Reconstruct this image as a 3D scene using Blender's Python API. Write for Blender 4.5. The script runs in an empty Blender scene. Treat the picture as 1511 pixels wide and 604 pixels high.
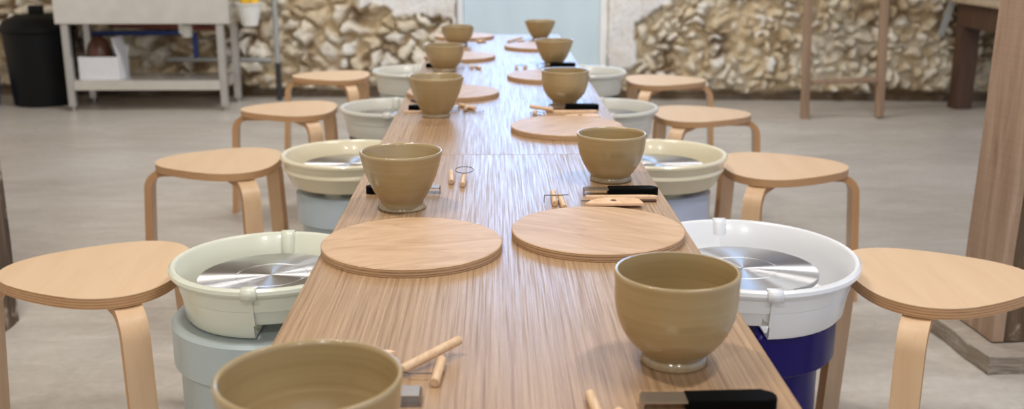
import bpy, bmesh, math, random
import numpy as np
from mathutils import Vector, Matrix

random.seed(7)
PI = math.pi
D = bpy.data
SC = bpy.context.scene
COL = SC.collection

# ------------------------------------------------------------------ camera numbers
F_PX, W_PX, H_PX = 1525.0, 1511.0, 604.0
CAM_H = 1.165
TILT = math.atan(400 / F_PX)
YAW = math.atan(27.5 * math.cos(TILT) / F_PX)
TABLE_Z = 0.65


def lin(r, g, b):
    def f(c):
        c /= 255.0
        return c / 12.92 if c <= 0.04045 else ((c + 0.055) / 1.055) ** 2.4
    return (f(r), f(g), f(b), 1.0)


# ------------------------------------------------------------------ materials
def new_mat(name):
    m = D.materials.new(name)
    m.use_nodes = True
    nt = m.node_tree
    nt.nodes.clear()
    out = nt.nodes.new('ShaderNodeOutputMaterial')
    b = nt.nodes.new('ShaderNodeBsdfPrincipled')
    nt.links.new(b.outputs[0], out.inputs[0])
    return m, nt, b


def nd(nt, typ, **kw):
    n = nt.nodes.new(typ)
    for k, v in kw.items():
        setattr(n, k, v)
    return n


def ramp(nt, fac, stops):
    r = nd(nt, 'ShaderNodeValToRGB')
    el = r.color_ramp.elements
    while len(el) > 1:
        el.remove(el[-1])
    el[0].position, el[0].color = stops[0]
    for p, c in stops[1:]:
        e = el.new(p)
        e.color = c
    nt.links.new(fac, r.inputs[0])
    return r.outputs[0]


def coords(nt, scale, per_object=True, rot=(0, 0, 0)):
    tc = nd(nt, 'ShaderNodeTexCoord')
    mp = nd(nt, 'ShaderNodeMapping')
    mp.inputs['Scale'].default_value = scale
    mp.inputs['Rotation'].default_value = rot
    src = tc.outputs['Object']
    if per_object:
        oi = nd(nt, 'ShaderNodeObjectInfo')
        ma = nd(nt, 'ShaderNodeVectorMath', operation='ADD')
        sc = nd(nt, 'ShaderNodeVectorMath', operation='SCALE')
        cx = nd(nt, 'ShaderNodeCombineXYZ')
        for i in range(3):
            nt.links.new(oi.outputs['Random'], cx.inputs[i])
        nt.links.new(cx.outputs[0], sc.inputs[0])
        sc.inputs['Scale'].default_value = 13.7
        nt.links.new(src, ma.inputs[0])
        nt.links.new(sc.outputs[0], ma.inputs[1])
        src = ma.outputs[0]
    nt.links.new(src, mp.inputs[0])
    return mp.outputs[0]


def noise(nt, vec, scale, detail=4, rough=0.55, dist=0.0):
    n = nd(nt, 'ShaderNodeTexNoise')
    n.inputs['Scale'].default_value = scale
    n.inputs['Detail'].default_value = detail
    n.inputs['Roughness'].default_value = rough
    n.inputs['Distortion'].default_value = dist
    nt.links.new(vec, n.inputs['Vector'])
    return n.outputs['Fac']


def mix(nt, fac, a, b, mode='MIX'):
    m = nd(nt, 'ShaderNodeMix', data_type='RGBA', blend_type=mode)
    if isinstance(fac, float):
        m.inputs[0].default_value = fac
    else:
        nt.links.new(fac, m.inputs[0])
    for sock, v in ((6, a), (7, b)):
        if isinstance(v, tuple):
            m.inputs[sock].default_value = v
        else:
            nt.links.new(v, m.inputs[sock])
    return m.outputs[2]


def bump(nt, b, height, strength, dist=0.002):
    bp = nd(nt, 'ShaderNodeBump')
    bp.inputs['Strength'].default_value = strength
    bp.inputs['Distance'].default_value = dist
    nt.links.new(height, bp.inputs['Height'])
    nt.links.new(bp.outputs[0], b.inputs['Normal'])


def plain(name, col, rough=0.5, metal=0.0, spec=0.5, coat=0.0, vary=0.06, nscale=30.0, bstr=0.0, sss=0.0):
    m, nt, b = new_mat(name)
    v = coords(nt, (1, 1, 1))
    f = noise(nt, v, nscale, 3)
    d = tuple(max(0, c * (1 - vary)) for c in col[:3]) + (1,)
    l = tuple(min(1, c * (1 + vary)) for c in col[:3]) + (1,)
    nt.links.new(ramp(nt, f, [(0.3, d), (0.7, l)]), b.inputs['Base Color'])
    b.inputs['Roughness'].default_value = rough
    b.inputs['Metallic'].default_value = metal
    b.inputs['Specular IOR Level'].default_value = spec
    b.inputs['Coat Weight'].default_value = coat
    b.inputs['Coat Roughness'].default_value = 0.08
    if bstr:
        bump(nt, b, f, bstr, 0.002)
    return m


def wood(name, c_dark, c_mid, c_light, scale=(40, 2, 40), rough=0.45, bstr=0.1, dist=0.4, spec=0.5, rot=(0, 0, 0), figure=0.35, fig_scale=0.12):
    m, nt, b = new_mat(name)
    v = coords(nt, scale, True, rot)
    g = noise(nt, v, 1.0, 6, 0.6, dist)
    c = ramp(nt, g, [(0.30, c_dark), (0.48, c_mid), (0.68, c_light)])
    v2 = coords(nt, tuple(s * fig_scale for s in scale), True, rot)
    g2 = noise(nt, v2, 1.0, 3, 0.5, 1.2)
    c2 = ramp(nt, g2, [(0.3, c_mid), (0.7, c_light)])
    nt.links.new(mix(nt, figure, c, c2), b.inputs['Base Color'])
    b.inputs['Roughness'].default_value = rough
    b.inputs['Specular IOR Level'].default_value = spec
    if bstr:
        bump(nt, b, g, bstr, 0.0015)
    return m


def ply_edge(name, layers_per_m, light, dark, contrast=1.0):
    m, nt, b = new_mat(name)
    tc = nd(nt, 'ShaderNodeTexCoord')
    sp = nd(nt, 'ShaderNodeSeparateXYZ')
    nt.links.new(tc.outputs['Object'], sp.inputs[0])
    mu = nd(nt, 'ShaderNodeMath', operation='MULTIPLY')
    mu.inputs[1].default_value = layers_per_m * 2 * PI
    nt.links.new(sp.outputs['Z'], mu.inputs[0])
    sn = nd(nt, 'ShaderNodeMath', operation='SINE')
    nt.links.new(mu.outputs[0], sn.inputs[0])
    mr = nd(nt, 'ShaderNodeMapRange')
    mr.inputs['From Min'].default_value = -1
    nt.links.new(sn.outputs[0], mr.inputs[0])
    col = ramp(nt, mr.outputs[0], [(0.25, dark), (0.6, light)])
    n = noise(nt, coords(nt, (30, 30, 200)), 1.0, 3)
    nt.links.new(mix(nt, n, col, light), b.inputs['Base Color'])
    b.inputs['Roughness'].default_value = 0.55
    return m


M = {}
# oak worktop: fine straight pores along Y, satin lacquer
def oak():
    m, nt, b = new_mat('oak_veneer')
    v = coords(nt, (420, 5.0, 1), False)
    fine = noise(nt, v, 1.0, 5, 0.62, 0.25)
    v2 = coords(nt, (95, 1.6, 1), False)
    broad = noise(nt, v2, 1.0, 4, 0.5, 0.7)
    v3 = coords(nt, (14, 0.75, 1), False)
    cath = noise(nt, v3, 1.0, 2, 0.5, 1.6)
    wv = nd(nt, 'ShaderNodeTexWave', bands_direction='X')
    nt.links.new(v3, wv.inputs['Vector'])
    wv.inputs['Scale'].default_value = 2.2
    wv.inputs['Distortion'].default_value = 7.0
    wv.inputs['Detail'].default_value = 3.0
    wv.inputs['Detail Scale'].default_value = 1.0
    c = ramp(nt, fine, [(0.34, lin(98, 70, 46)), (0.46, lin(154, 119, 85)), (0.62, lin(182, 148, 112))])
    c2 = ramp(nt, broad, [(0.3, lin(142, 106, 74)), (0.7, lin(184, 151, 115))])
    c = mix(nt, 0.45, c, c2)
    c3 = ramp(nt, wv.outputs['Fac'], [(0.0, lin(150, 118, 84)), (0.55, lin(180, 150, 116)), (1.0, lin(190, 160, 126))])
    c = mix(nt, 0.22, c, c3)
    nt.links.new(c, b.inputs['Base Color'])
    rr = ramp(nt, fine, [(0.35, (0.46, 0.46, 0.46, 1)), (0.6, (0.27, 0.27, 0.27, 1))])
    nt.links.new(rr, b.inputs['Roughness'])
    b.inputs['Specular IOR Level'].default_value = 0.5
    bump(nt, b, mix(nt, 0.5, fine, broad), 0.22, 0.0008)
    return m
M['oak'] = oak()
M['oak_edge'] = wood('oak_edge_band', lin(120, 84, 58), lin(168, 126, 92), lin(190, 150, 114), (160, 3, 30), 0.45, 0.1)
M['birch'] = wood('birch_seat_ply', lin(214, 180, 142), lin(219, 186, 149), lin(224, 192, 156), (26, 3, 26), 0.42, 0.015, 0.6, 0.4)
M['birch_leg'] = wood('bent_birch_leg', lin(204, 166, 126), lin(214, 178, 139), lin(222, 189, 152), (30, 30, 2.5), 0.4, 0.03, 0.4, 0.45)
M['birch_edge'] = ply_edge('birch_ply_edge', 165, lin(196, 152, 108), lin(140, 100, 66))
M['bat'] = wood('plywood_bat_face', lin(164, 124, 88), lin(192, 155, 118), lin(214, 181, 147), (5, 22, 5), 0.5, 0.03, 2.2, 0.4, (0, 0, 0.5), 0.5)
M['bat_edge'] = ply_edge('plywood_bat_edge', 210, lin(192, 156, 118), lin(98, 70, 48))
M['dowel'] = wood('pale_dowel_wood', lin(190, 150, 112), lin(214, 178, 138), lin(228, 196, 160), (200, 20, 200), 0.5, 0.05)
M['tool_wood'] = wood('pale_beech', lin(202, 158, 118), lin(224, 184, 144), lin(236, 202, 166), (60, 12, 60), 0.5, 0.04)


def glaze():
    m, nt, b = new_mat('olive_beige_glaze')
    v = coords(nt, (3, 3, 260))
    rings = noise(nt, v, 1.0, 3, 0.55, 0.2)
    v2 = coords(nt, (45, 45, 45))
    sp = noise(nt, v2, 1.0, 5, 0.65)
    v3 = coords(nt, (6, 6, 18))
    cl = noise(nt, v3, 1.0, 2)
    c = ramp(nt, rings, [(0.25, lin(156, 132, 90)), (0.55, lin(165, 142, 100)), (0.8, lin(174, 152, 110))])
    c2 = ramp(nt, cl, [(0.3, lin(158, 132, 86)), (0.7, lin(172, 149, 108))])
    c = mix(nt, 0.4, c, c2)
    spk = ramp(nt, sp, [(0.62, (1, 1, 1, 1)), (0.75, (0.82, 0.78, 0.7, 1))])
    c = mix(nt, 0.6, c, spk, 'MULTIPLY')
    nt.links.new(c, b.inputs['Base Color'])
    b.inputs['Roughness'].default_value = 0.3
    b.inputs['Specular IOR Level'].default_value = 0.5
    b.inputs['Coat Weight'].default_value = 0.55
    b.inputs['Coat Roughness'].default_value = 0.06
    bump(nt, b, rings, 0.05, 0.001)
    return m
M['glaze'] = glaze()
M['glaze_foot'] = plain('glossy_grey_glaze', lin(158, 138, 104), 0.18, 0, 0.6, 0.7, 0.08, 60)


def brushed(name, ring_strength, col=(0.62, 0.61, 0.6, 1), rough=0.26):
    m, nt, b = new_mat(name)
    b.inputs['Base Color'].default_value = col
    b.inputs['Metallic'].default_value = 1.0
    b.inputs['Anisotropic'].default_value = 1.0
    tg = nd(nt, 'ShaderNodeTangent', direction_type='RADIAL', axis='Z')
    nt.links.new(tg.outputs[0], b.inputs['Tangent'])
    tc = nd(nt, 'ShaderNodeTexCoord')
    ln = nd(nt, 'ShaderNodeVectorMath', operation='LENGTH')
    sx = nd(nt, 'ShaderNodeVectorMath', operation='MULTIPLY')
    sx.inputs[1].default_value = (1, 1, 0)
    nt.links.new(tc.outputs['Object'], sx.inputs[0])
    nt.links.new(sx.outputs[0], ln.inputs[0])
    cx = nd(nt, 'ShaderNodeCombineXYZ')
    nt.links.new(ln.outputs['Value'], cx.inputs[0])
    n = noise(nt, cx.outputs[0], 900.0, 2)
    rr = ramp(nt, n, [(0.3, (rough - 0.06,) * 3 + (1,)), (0.7, (rough + 0.1,) * 3 + (1,))])
    nt.links.new(rr, b.inputs['Roughness'])
    if ring_strength:
        bump(nt, b, n, ring_strength, 0.0006)
    return m
M['head_fine'] = brushed('radial_brushed_steel', 0.03, rough=0.42)
M['head_rings'] = brushed('ring_turned_aluminium', 0.12, (0.66, 0.66, 0.67, 1), 0.4)
M['steel'] = plain('brushed_stainless', lin(222, 218, 210), 0.25, 0.75, vary=0.05, nscale=12)
M['steel_matt'] = plain('matt_stainless', lin(190, 187, 182), 0.35, 0.7, vary=0.05, nscale=12)
M['blade'] = plain('grey_blade_steel', lin(176, 168, 158), 0.38, 1.0, vary=0.05, nscale=60)
M['wire'] = plain('dark_steel_wire', lin(90, 84, 80), 0.4, 0.8)
M['black'] = plain('black_rubber', lin(2, 2, 2), 0.7, spec=0.08, vary=0.1, nscale=80)
M['pan_grey'] = plain('pale_grey_green_plastic', lin(222, 223, 204), 0.26, 0, 0.5, 0.3, 0.015, 8)
M['pan_cream'] = plain('cream_plastic', lin(232, 221, 190), 0.26, 0, 0.5, 0.3, 0.015, 8)
M['pan_white'] = plain('white_plastic', lin(232, 232, 232), 0.26, 0, 0.5, 0.3, 0.01, 8)
M['pan_dull'] = plain('dull_white_plastic', lin(216, 213, 200), 0.32, 0, 0.5, 0.2, 0.02, 8)
M['body_grey'] = plain('grey_green_enamel', lin(178, 188, 187), 0.3, 0, 0.5, 0.2, 0.02, 10)
M['body_blue'] = plain('pale_blue_enamel', lin(182, 194, 200), 0.3, 0, 0.5, 0.2, 0.02, 10)
M['body_lilac'] = plain('pale_lilac_enamel', lin(186, 194, 214), 0.3, 0, 0.5, 0.2, 0.02, 10)
M['body_navy'] = plain('navy_enamel', lin(16, 0, 92), 0.3, 0, 0.25, 0.0, 0.05, 10)
M['body_black'] = plain('black_enamel', lin(22, 22, 26), 0.35)
M['bin'] = plain('black_bin_plastic', lin(8, 8, 9), 0.55, spec=0.25, vary=0.1)
M['white_card'] = plain('white_card', lin(222, 220, 220), 0.7, vary=0.03)
M['brown_glass'] = plain('brown_leather', lin(74, 40, 24), 0.35, vary=0.2, nscale=20)
M['white_soft'] = plain('white_tub_plastic', lin(226, 224, 216), 0.4, vary=0.02)
M['yellow'] = plain('yellow_rubber', lin(236, 190, 40), 0.45, vary=0.1)
M['pipe_blue'] = plain('blue_water_pipe', lin(40, 66, 132), 0.45)
M['pipe_red'] = plain('rust_red_pipe', lin(120, 58, 44), 0.5)
M['pipe_grey'] = plain('grey_conduit', lin(162, 162, 158), 0.45, vary=0.06)
M['pipe_dark'] = plain('dark_conduit', lin(52, 50, 50), 0.5)
M['blue_tub'] = plain('blue_tub_plastic', lin(30, 92, 160), 0.45)
M['door_paint'] = plain('pale_blue_door_paint', lin(206, 226, 232), 0.45, vary=0.03, nscale=3)
def translucent_door():
    m, nt, b = new_mat('pale_blue_translucent_sheet')
    f = noise(nt, coords(nt, (3, 3, 1), False), 2.0, 2)
    c = ramp(nt, f, [(0.3, lin(206, 222, 228)), (0.7, lin(214, 230, 235))])
    nt.links.new(c, b.inputs['Base Color'])
    b.inputs['Roughness'].default_value = 0.4
    tr = nd(nt, 'ShaderNodeBsdfTranslucent')
    nt.links.new(c, tr.inputs['Color'])
    mx = nd(nt, 'ShaderNodeMixShader')
    mx.inputs[0].default_value = 0.12
    out = [n for n in nt.nodes if n.type == 'OUTPUT_MATERIAL'][0]
    nt.links.new(b.outputs[0], mx.inputs[1])
    nt.links.new(tr.outputs[0], mx.inputs[2])
    nt.links.new(mx.outputs[0], out.inputs[0])
    return m
M['door_paint'] = translucent_door()
M['white_paint'] = plain('white_frame_paint', lin(236, 236, 232), 0.4, vary=0.02)
M['brown_timber'] = wood('rustic_brown_timber', lin(54, 36, 25), lin(76, 52, 36), lin(98, 68, 48), (30, 30, 2), 0.6, 0.2)
M['frame_timber'] = wood('pale_brown_timber', lin(118, 92, 70), lin(148, 119, 93), lin(166, 138, 112), (40, 40, 3), 0.6, 0.15)
M['ceiling_boards'] = wood('dark_ceiling_boards', lin(80, 58, 42), lin(104, 80, 60), lin(124, 98, 76), (8, 0.6, 8), 0.7, 0.1)
M['bench_top'] = wood('scrubbed_bench_top', lin(150, 130, 104), lin(176, 156, 128), lin(194, 176, 150), (3, 30, 30), 0.6, 0.1)


def post_light():
    m, nt, b = new_mat('sawn_timber_face')
    v = coords(nt, (16, 16, 1.6))
    g = noise(nt, v, 1.0, 7, 0.65, 0.9)
    saw = noise(nt, coords(nt, (2, 2, 240)), 1.0, 2)
    c = ramp(nt, g, [(0.26, lin(96, 74, 56)), (0.40, lin(154, 126, 102)), (0.62, lin(178, 150, 126)), (0.8, lin(196, 172, 148))])
    c = mix(nt, 0.08, c, ramp(nt, saw, [(0.35, lin(140, 108, 84)), (0.6, lin(196, 162, 134))]))
    nt.links.new(c, b.inputs['Base Color'])
    b.inputs['Roughness'].default_value = 0.75
    bump(nt, b, g, 0.5, 0.004)
    return m
M['post_light'] = post_light()


def post_dark():
    m, nt, b = new_mat('weathered_post_with_plaster')
    v = coords(nt, (22, 22, 3))
    g = noise(nt, v, 1.0, 7, 0.65, 0.8)
    p = noise(nt, coords(nt, (7, 7, 5)), 1.0, 5, 0.62)
    c = ramp(nt, g, [(0.28, lin(56, 42, 30)), (0.5, lin(98, 78, 58)), (0.7, lin(132, 110, 86))])
    mask = ramp(nt, p, [(0.55, (0, 0, 0, 1)), (0.6, (1, 1, 1, 1))])
    c = mix(nt, mask, c, lin(172, 160, 142))
    nt.links.new(c, b.inputs['Base Color'])
    b.inputs['Roughness'].default_value = 0.85
    bump(nt, b, p, 0.6, 0.006)
    return m
M['post_dark'] = post_dark()


def concrete(name, a, bcol, c, rough=0.5, sc=1.0):
    m, nt, b = new_mat(name)
    v = coords(nt, (0.55 * sc, 1.4 * sc, 1), False)
    big = noise(nt, v, 1.3, 5, 0.6, 0.6)
    v2 = coords(nt, (3.0 * sc, 9 * sc, 3), False, (0, 0, 0.35))
    trowel = noise(nt, v2, 1.0, 5, 0.6, 0.8)
    fine = noise(nt, coords(nt, (38, 38, 38), False), 1.0, 5, 0.7)
    col = ramp(nt, big, [(0.3, a), (0.5, bcol), (0.7, c)])
    col2 = ramp(nt, trowel, [(0.3, a), (0.55, bcol), (0.72, c)])
    col = mix(nt, 0.5, col, col2)
    col3 = ramp(nt, fine, [(0.28, tuple(x * 0.72 for x in bcol[:3]) + (1,)), (0.42, bcol), (0.75, c)])
    col = mix(nt, 0.3, col, col3)
    nt.links.new(col, b.inputs['Base Color'])
    rr = ramp(nt, trowel, [(0.3, (rough + 0.12,) * 3 + (1,)), (0.7, (rough - 0.1,) * 3 + (1,))])
    nt.links.new(rr, b.inputs['Roughness'])
    b.inputs['Specular IOR Level'].default_value = 0.5
    bump(nt, b, trowel, 0.12, 0.006)
    return m
M['floor'] = concrete('trowelled_concrete', lin(154, 143, 129), lin(188, 179, 166), lin(220, 214, 204), 0.34)
M['plinth'] = concrete('rough_concrete', lin(134, 122, 106), lin(160, 146, 130), lin(182, 170, 154), 0.8, 6)


def stone_mat():
    m, nt, b = new_mat('rubble_stone')
    at = nd(nt, 'ShaderNodeAttribute', attribute_name='stone_colour')
    fine = noise(nt, coords(nt, (26, 26, 26), False), 1.0, 6, 0.7)
    blot = noise(nt, coords(nt, (8, 8, 8), False), 1.0, 4, 0.6)
    c = mix(nt, 0.75, at.outputs['Color'], ramp(nt, fine, [(0.25, (0.62, 0.58, 0.52, 1)), (0.5, (0.97, 0.96, 0.94, 1)), (0.7, (1.12, 1.11, 1.09, 1))]), 'MULTIPLY')
    c = mix(nt, 0.5, c, ramp(nt, blot, [(0.35, (0.86, 0.78, 0.64, 1)), (0.55, (1, 1, 1, 1))]), 'MULTIPLY')
    nt.links.new(c, b.inputs['Base Color'])
    b.inputs['Roughness'].default_value = 0.9
    bump(nt, b, fine, 0.5, 0.012)
    return m
M['stone'] = stone_mat()
M['plaster'] = plain('lime_plaster', lin(228, 224, 220), 0.85, vary=0.05, nscale=6)


# ------------------------------------------------------------------ object helpers
def link(name, me, mats, parent=None, smooth=True):
    o = D.objects.new(name, me)
    COL.objects.link(o)
    if not isinstance(mats, (list, tuple)):
        mats = [mats]
    for m in mats:
        me.materials.append(m)
    if parent:
        o.parent = parent
    if smooth:
        me.shade_smooth()
    return o


def from_bm(name, bm, mats, parent=None, smooth=True, angle=38):
    bmesh.ops.recalc_face_normals(bm, faces=bm.faces)
    me = D.meshes.new(name)
    bm.to_mesh(me)
    bm.free()
    o = link(name, me, mats, parent, False)
    if smooth:
        me.shade_smooth()
        me.set_sharp_from_angle(angle=math.radians(angle))
        # keep broad flat faces flat: their borders to a bevel stay crisp
        b2 = bmesh.new()
        b2.from_mesh(me)
        for e in b2.edges:
            if len(e.link_faces) == 2 and e.calc_face_angle(0) > 0.08:
                fs = e.link_faces
                if any(len(f.verts) > 8 for f in fs) or (min(len(f.verts) for f in fs) == 4 and max(f.calc_area() for f in fs) > 12 * min(f.calc_area() for f in fs)):
                    e.smooth = False
        b2.to_mesh(me)
        b2.free()
    return o


def tag(o, label, cat, group=None, kind=None):
    if label:
        o['label'] = label
    if cat:
        o['category'] = cat
    if group:
        o['group'] = group
    if kind:
        o['kind'] = kind
    return o


def thing(name, label, cat, loc, rz=0.0, group=None):
    o = D.objects.new(name, None)
    COL.objects.link(o)
    o.empty_display_size = 0.05
    o.location = loc
    o.rotation_euler = (0, 0, rz)
    return tag(o, label, cat, group)


def copy_tree(o, parent=None):
    c = o.copy()
    COL.objects.link(c)
    if parent:
        c.parent = parent
    for ch in list(o.children):
        copy_tree(ch, c)
    return c


def box_bm(bm, lo, hi, bevel=0.0, seg=2, mi=0, rot=None):
    r = bmesh.ops.create_cube(bm, size=1.0)
    vs = r['verts']
    s = [hi[i] - lo[i] for i in range(3)]
    c = [(hi[i] + lo[i]) / 2 for i in range(3)]
    mat = Matrix.Translation(c) @ (rot.to_4x4() if rot else Matrix()) @ Matrix.Diagonal((*s, 1))
    bmesh.ops.transform(bm, matrix=mat, verts=vs)
    fs = {f for v in vs for f in v.link_faces}
    for f in fs:
        f.material_index = mi
    if bevel:
        es = {e for v in vs for e in v.link_edges}
        bmesh.ops.bevel(bm, geom=list(es), offset=bevel, segments=seg, affect='EDGES', profile=0.5)
    return bm


def box(name, lo, hi, mat, parent=None, bevel=0.003, seg=2):
    bm = bmesh.new()
    box_bm(bm, lo, hi, bevel, seg)
    return from_bm(name, bm, mat, parent)


def lathe_bm(bm, prof, a0=0.0, a1=2 * PI, seg=96, sx=1.0, sy=1.0, closed_profile=False, mi=None):
    full = abs(a1 - a0 - 2 * PI) < 1e-6
    n = seg if full else seg + 1
    rings = []
    for i in range(n):
        a = a0 + (a1 - a0) * i / seg
        ca, sa = math.cos(a), math.sin(a)
        ring = []
        for r, z in prof:
            ring.append(bm.verts.new((r * ca * sx, r * sa * sy, z)))
        rings.append(ring)
    m = len(prof)
    for i in range(seg):
        A, B = rings[i], rings[(i + 1) % n]
        for j in range(m if closed_profile else m - 1):
            k = (j + 1) % m
            f = bm.faces.new((A[j], B[j], B[k], A[k]))
            if mi:
                f.material_index = mi[j]
    if not full and closed_profile:
        bm.faces.new(rings[0])
        bm.faces.new(list(reversed(rings[-1])))
    bmesh.ops.remove_doubles(bm, verts=bm.verts, dist=1e-6)
    return bm


def lathe(name, prof, mats, parent=None, angle=50, **kw):
    bm = bmesh.new()
    lathe_bm(bm, prof, **kw)
    return from_bm(name, bm, mats, parent, angle=angle)


def tube_bm(bm, pts, r, seg=10, cyclic=False, caps=True):
    pts = [Vector(p) for p in pts]
    rs = r if isinstance(r, (list, tuple)) else [r] * len(pts)
    rings = []
    prev = None
    n = len(pts)
    for i, p in enumerate(pts):
        if cyclic:
            t = pts[(i + 1) % n] - pts[i - 1]
        else:
            t = pts[min(i + 1, n - 1)] - pts[max(i - 1, 0)]
        t.normalize()
        if prev is None:
            ref = Vector((0, 0, 1)) if abs(t.z) < 0.9 else Vector((1, 0, 0))
            u = t.cross(ref).normalized()
        else:
            u = (prev - t * prev.dot(t)).normalized()
        w = t.cross(u)
        prev = u
        rings.append([bm.verts.new(p + (u * math.cos(2 * PI * k / seg) + w * math.sin(2 * PI * k / seg)) * rs[i]) for k in range(seg)])
    m = n if cyclic else n - 1
    for i in range(m):
        A, B = rings[i], rings[(i + 1) % n]
        for k in range(seg):
            bm.faces.new((A[k], A[(k + 1) % seg], B[(k + 1) % seg], B[k]))
    if caps and not cyclic:
        bm.faces.new(list(reversed(rings[0])))
        bm.faces.new(rings[-1])
    return bm


def tube(name, pts, r, mat, parent=None, seg=10, cyclic=False):
    bm = bmesh.new()
    tube_bm(bm, pts, r, seg, cyclic)
    return from_bm(name, bm, mat, parent)


def sweep_rect_bm(bm, pts, normals, side, w, t):
    """rectangular bar swept along pts; normals = outward thickness direction, side = width direction"""
    side = Vector(side)
    rings = []
    for p, nrm in zip(pts, normals):
        p, nrm = Vector(p), Vector(nrm)
        rings.append([bm.verts.new(p + side * (sx * w / 2) + nrm * (sn * t / 2)) for sx, sn in ((-1, -1), (1, -1), (1, 1), (-1, 1))])
    for A, B in zip(rings[:-1], rings[1:]):
        for k in range(4):
            f = bm.faces.new((A[k], A[(k + 1) % 4], B[(k + 1) % 4], B[k]))
            f.material_index = 1 if k in (1, 3) else 0
    bm.faces.new(list(reversed(rings[0])))
    bm.faces.new(rings[-1])
    return bm


def extrude_outline_bm(bm, pts, z0, z1, mi_side=0, bevel=0.0):
    bot = [bm.verts.new((x, y, z0)) for x, y in pts]
    top = [bm.verts.new((x, y, z1)) for x, y in pts]
    n = len(pts)
    for i in range(n):
        j = (i + 1) % n
        f = bm.faces.new((bot[i], bot[j], top[j], top[i]))
        f.material_index = mi_side
    ft = bm.faces.new(top)
    fb = bm.faces.new(list(reversed(bot)))
    if bevel:
        bmesh.ops.bevel(bm, geom=list(ft.edges), offset=bevel, segments=2, affect='EDGES', profile=0.5)
    return bm


# ------------------------------------------------------------------ setting
def vor(X, Z, sites):
    """distance to nearest / second nearest site, index of nearest"""
    d1 = np.full(X.shape, 9.0)
    d2 = np.full(X.shape, 9.0)
    idx = np.zeros(X.shape, int)
    for i, (sx, sz, ax, az) in enumerate(sites):
        m = (np.abs(X - sx) < 0.6) & (np.abs(Z - sz) < 0.5)
        if not m.any():
            continue
        d = np.hypot((X[m] - sx) / ax, (Z[m] - sz) / az)
        a, b = d1[m], d2[m]
        near = d < a
        d2[m] = np.where(near, a, np.minimum(b, d))
        d1[m] = np.where(near, d, a)
        ii = idx[m]
        ii[near] = i
        idx[m] = ii
    return d1, d2, idx


def value_noise(X, Z, freq, seed):
    rs = np.random.RandomState(seed)
    G = rs.rand(256, 256)
    x, z = X * freq + 500, Z * freq + 500
    xi, zi = np.floor(x).astype(int), np.floor(z).astype(int)
    fx, fz = x - xi, z - zi
    fx, fz = fx * fx * (3 - 2 * fx), fz * fz * (3 - 2 * fz)
    g = lambda i, j: G[i % 256, j % 256]
    return (g(xi, zi) * (1 - fx) + g(xi + 1, zi) * fx) * (1 - fz) + (g(xi, zi + 1) * (1 - fx) + g(xi + 1, zi + 1) * fx) * fz


WALL_Y = 7.42
DOOR_X0, DOOR_X1, DOOR_TOP = -0.27, 0.81, 2.95


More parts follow.
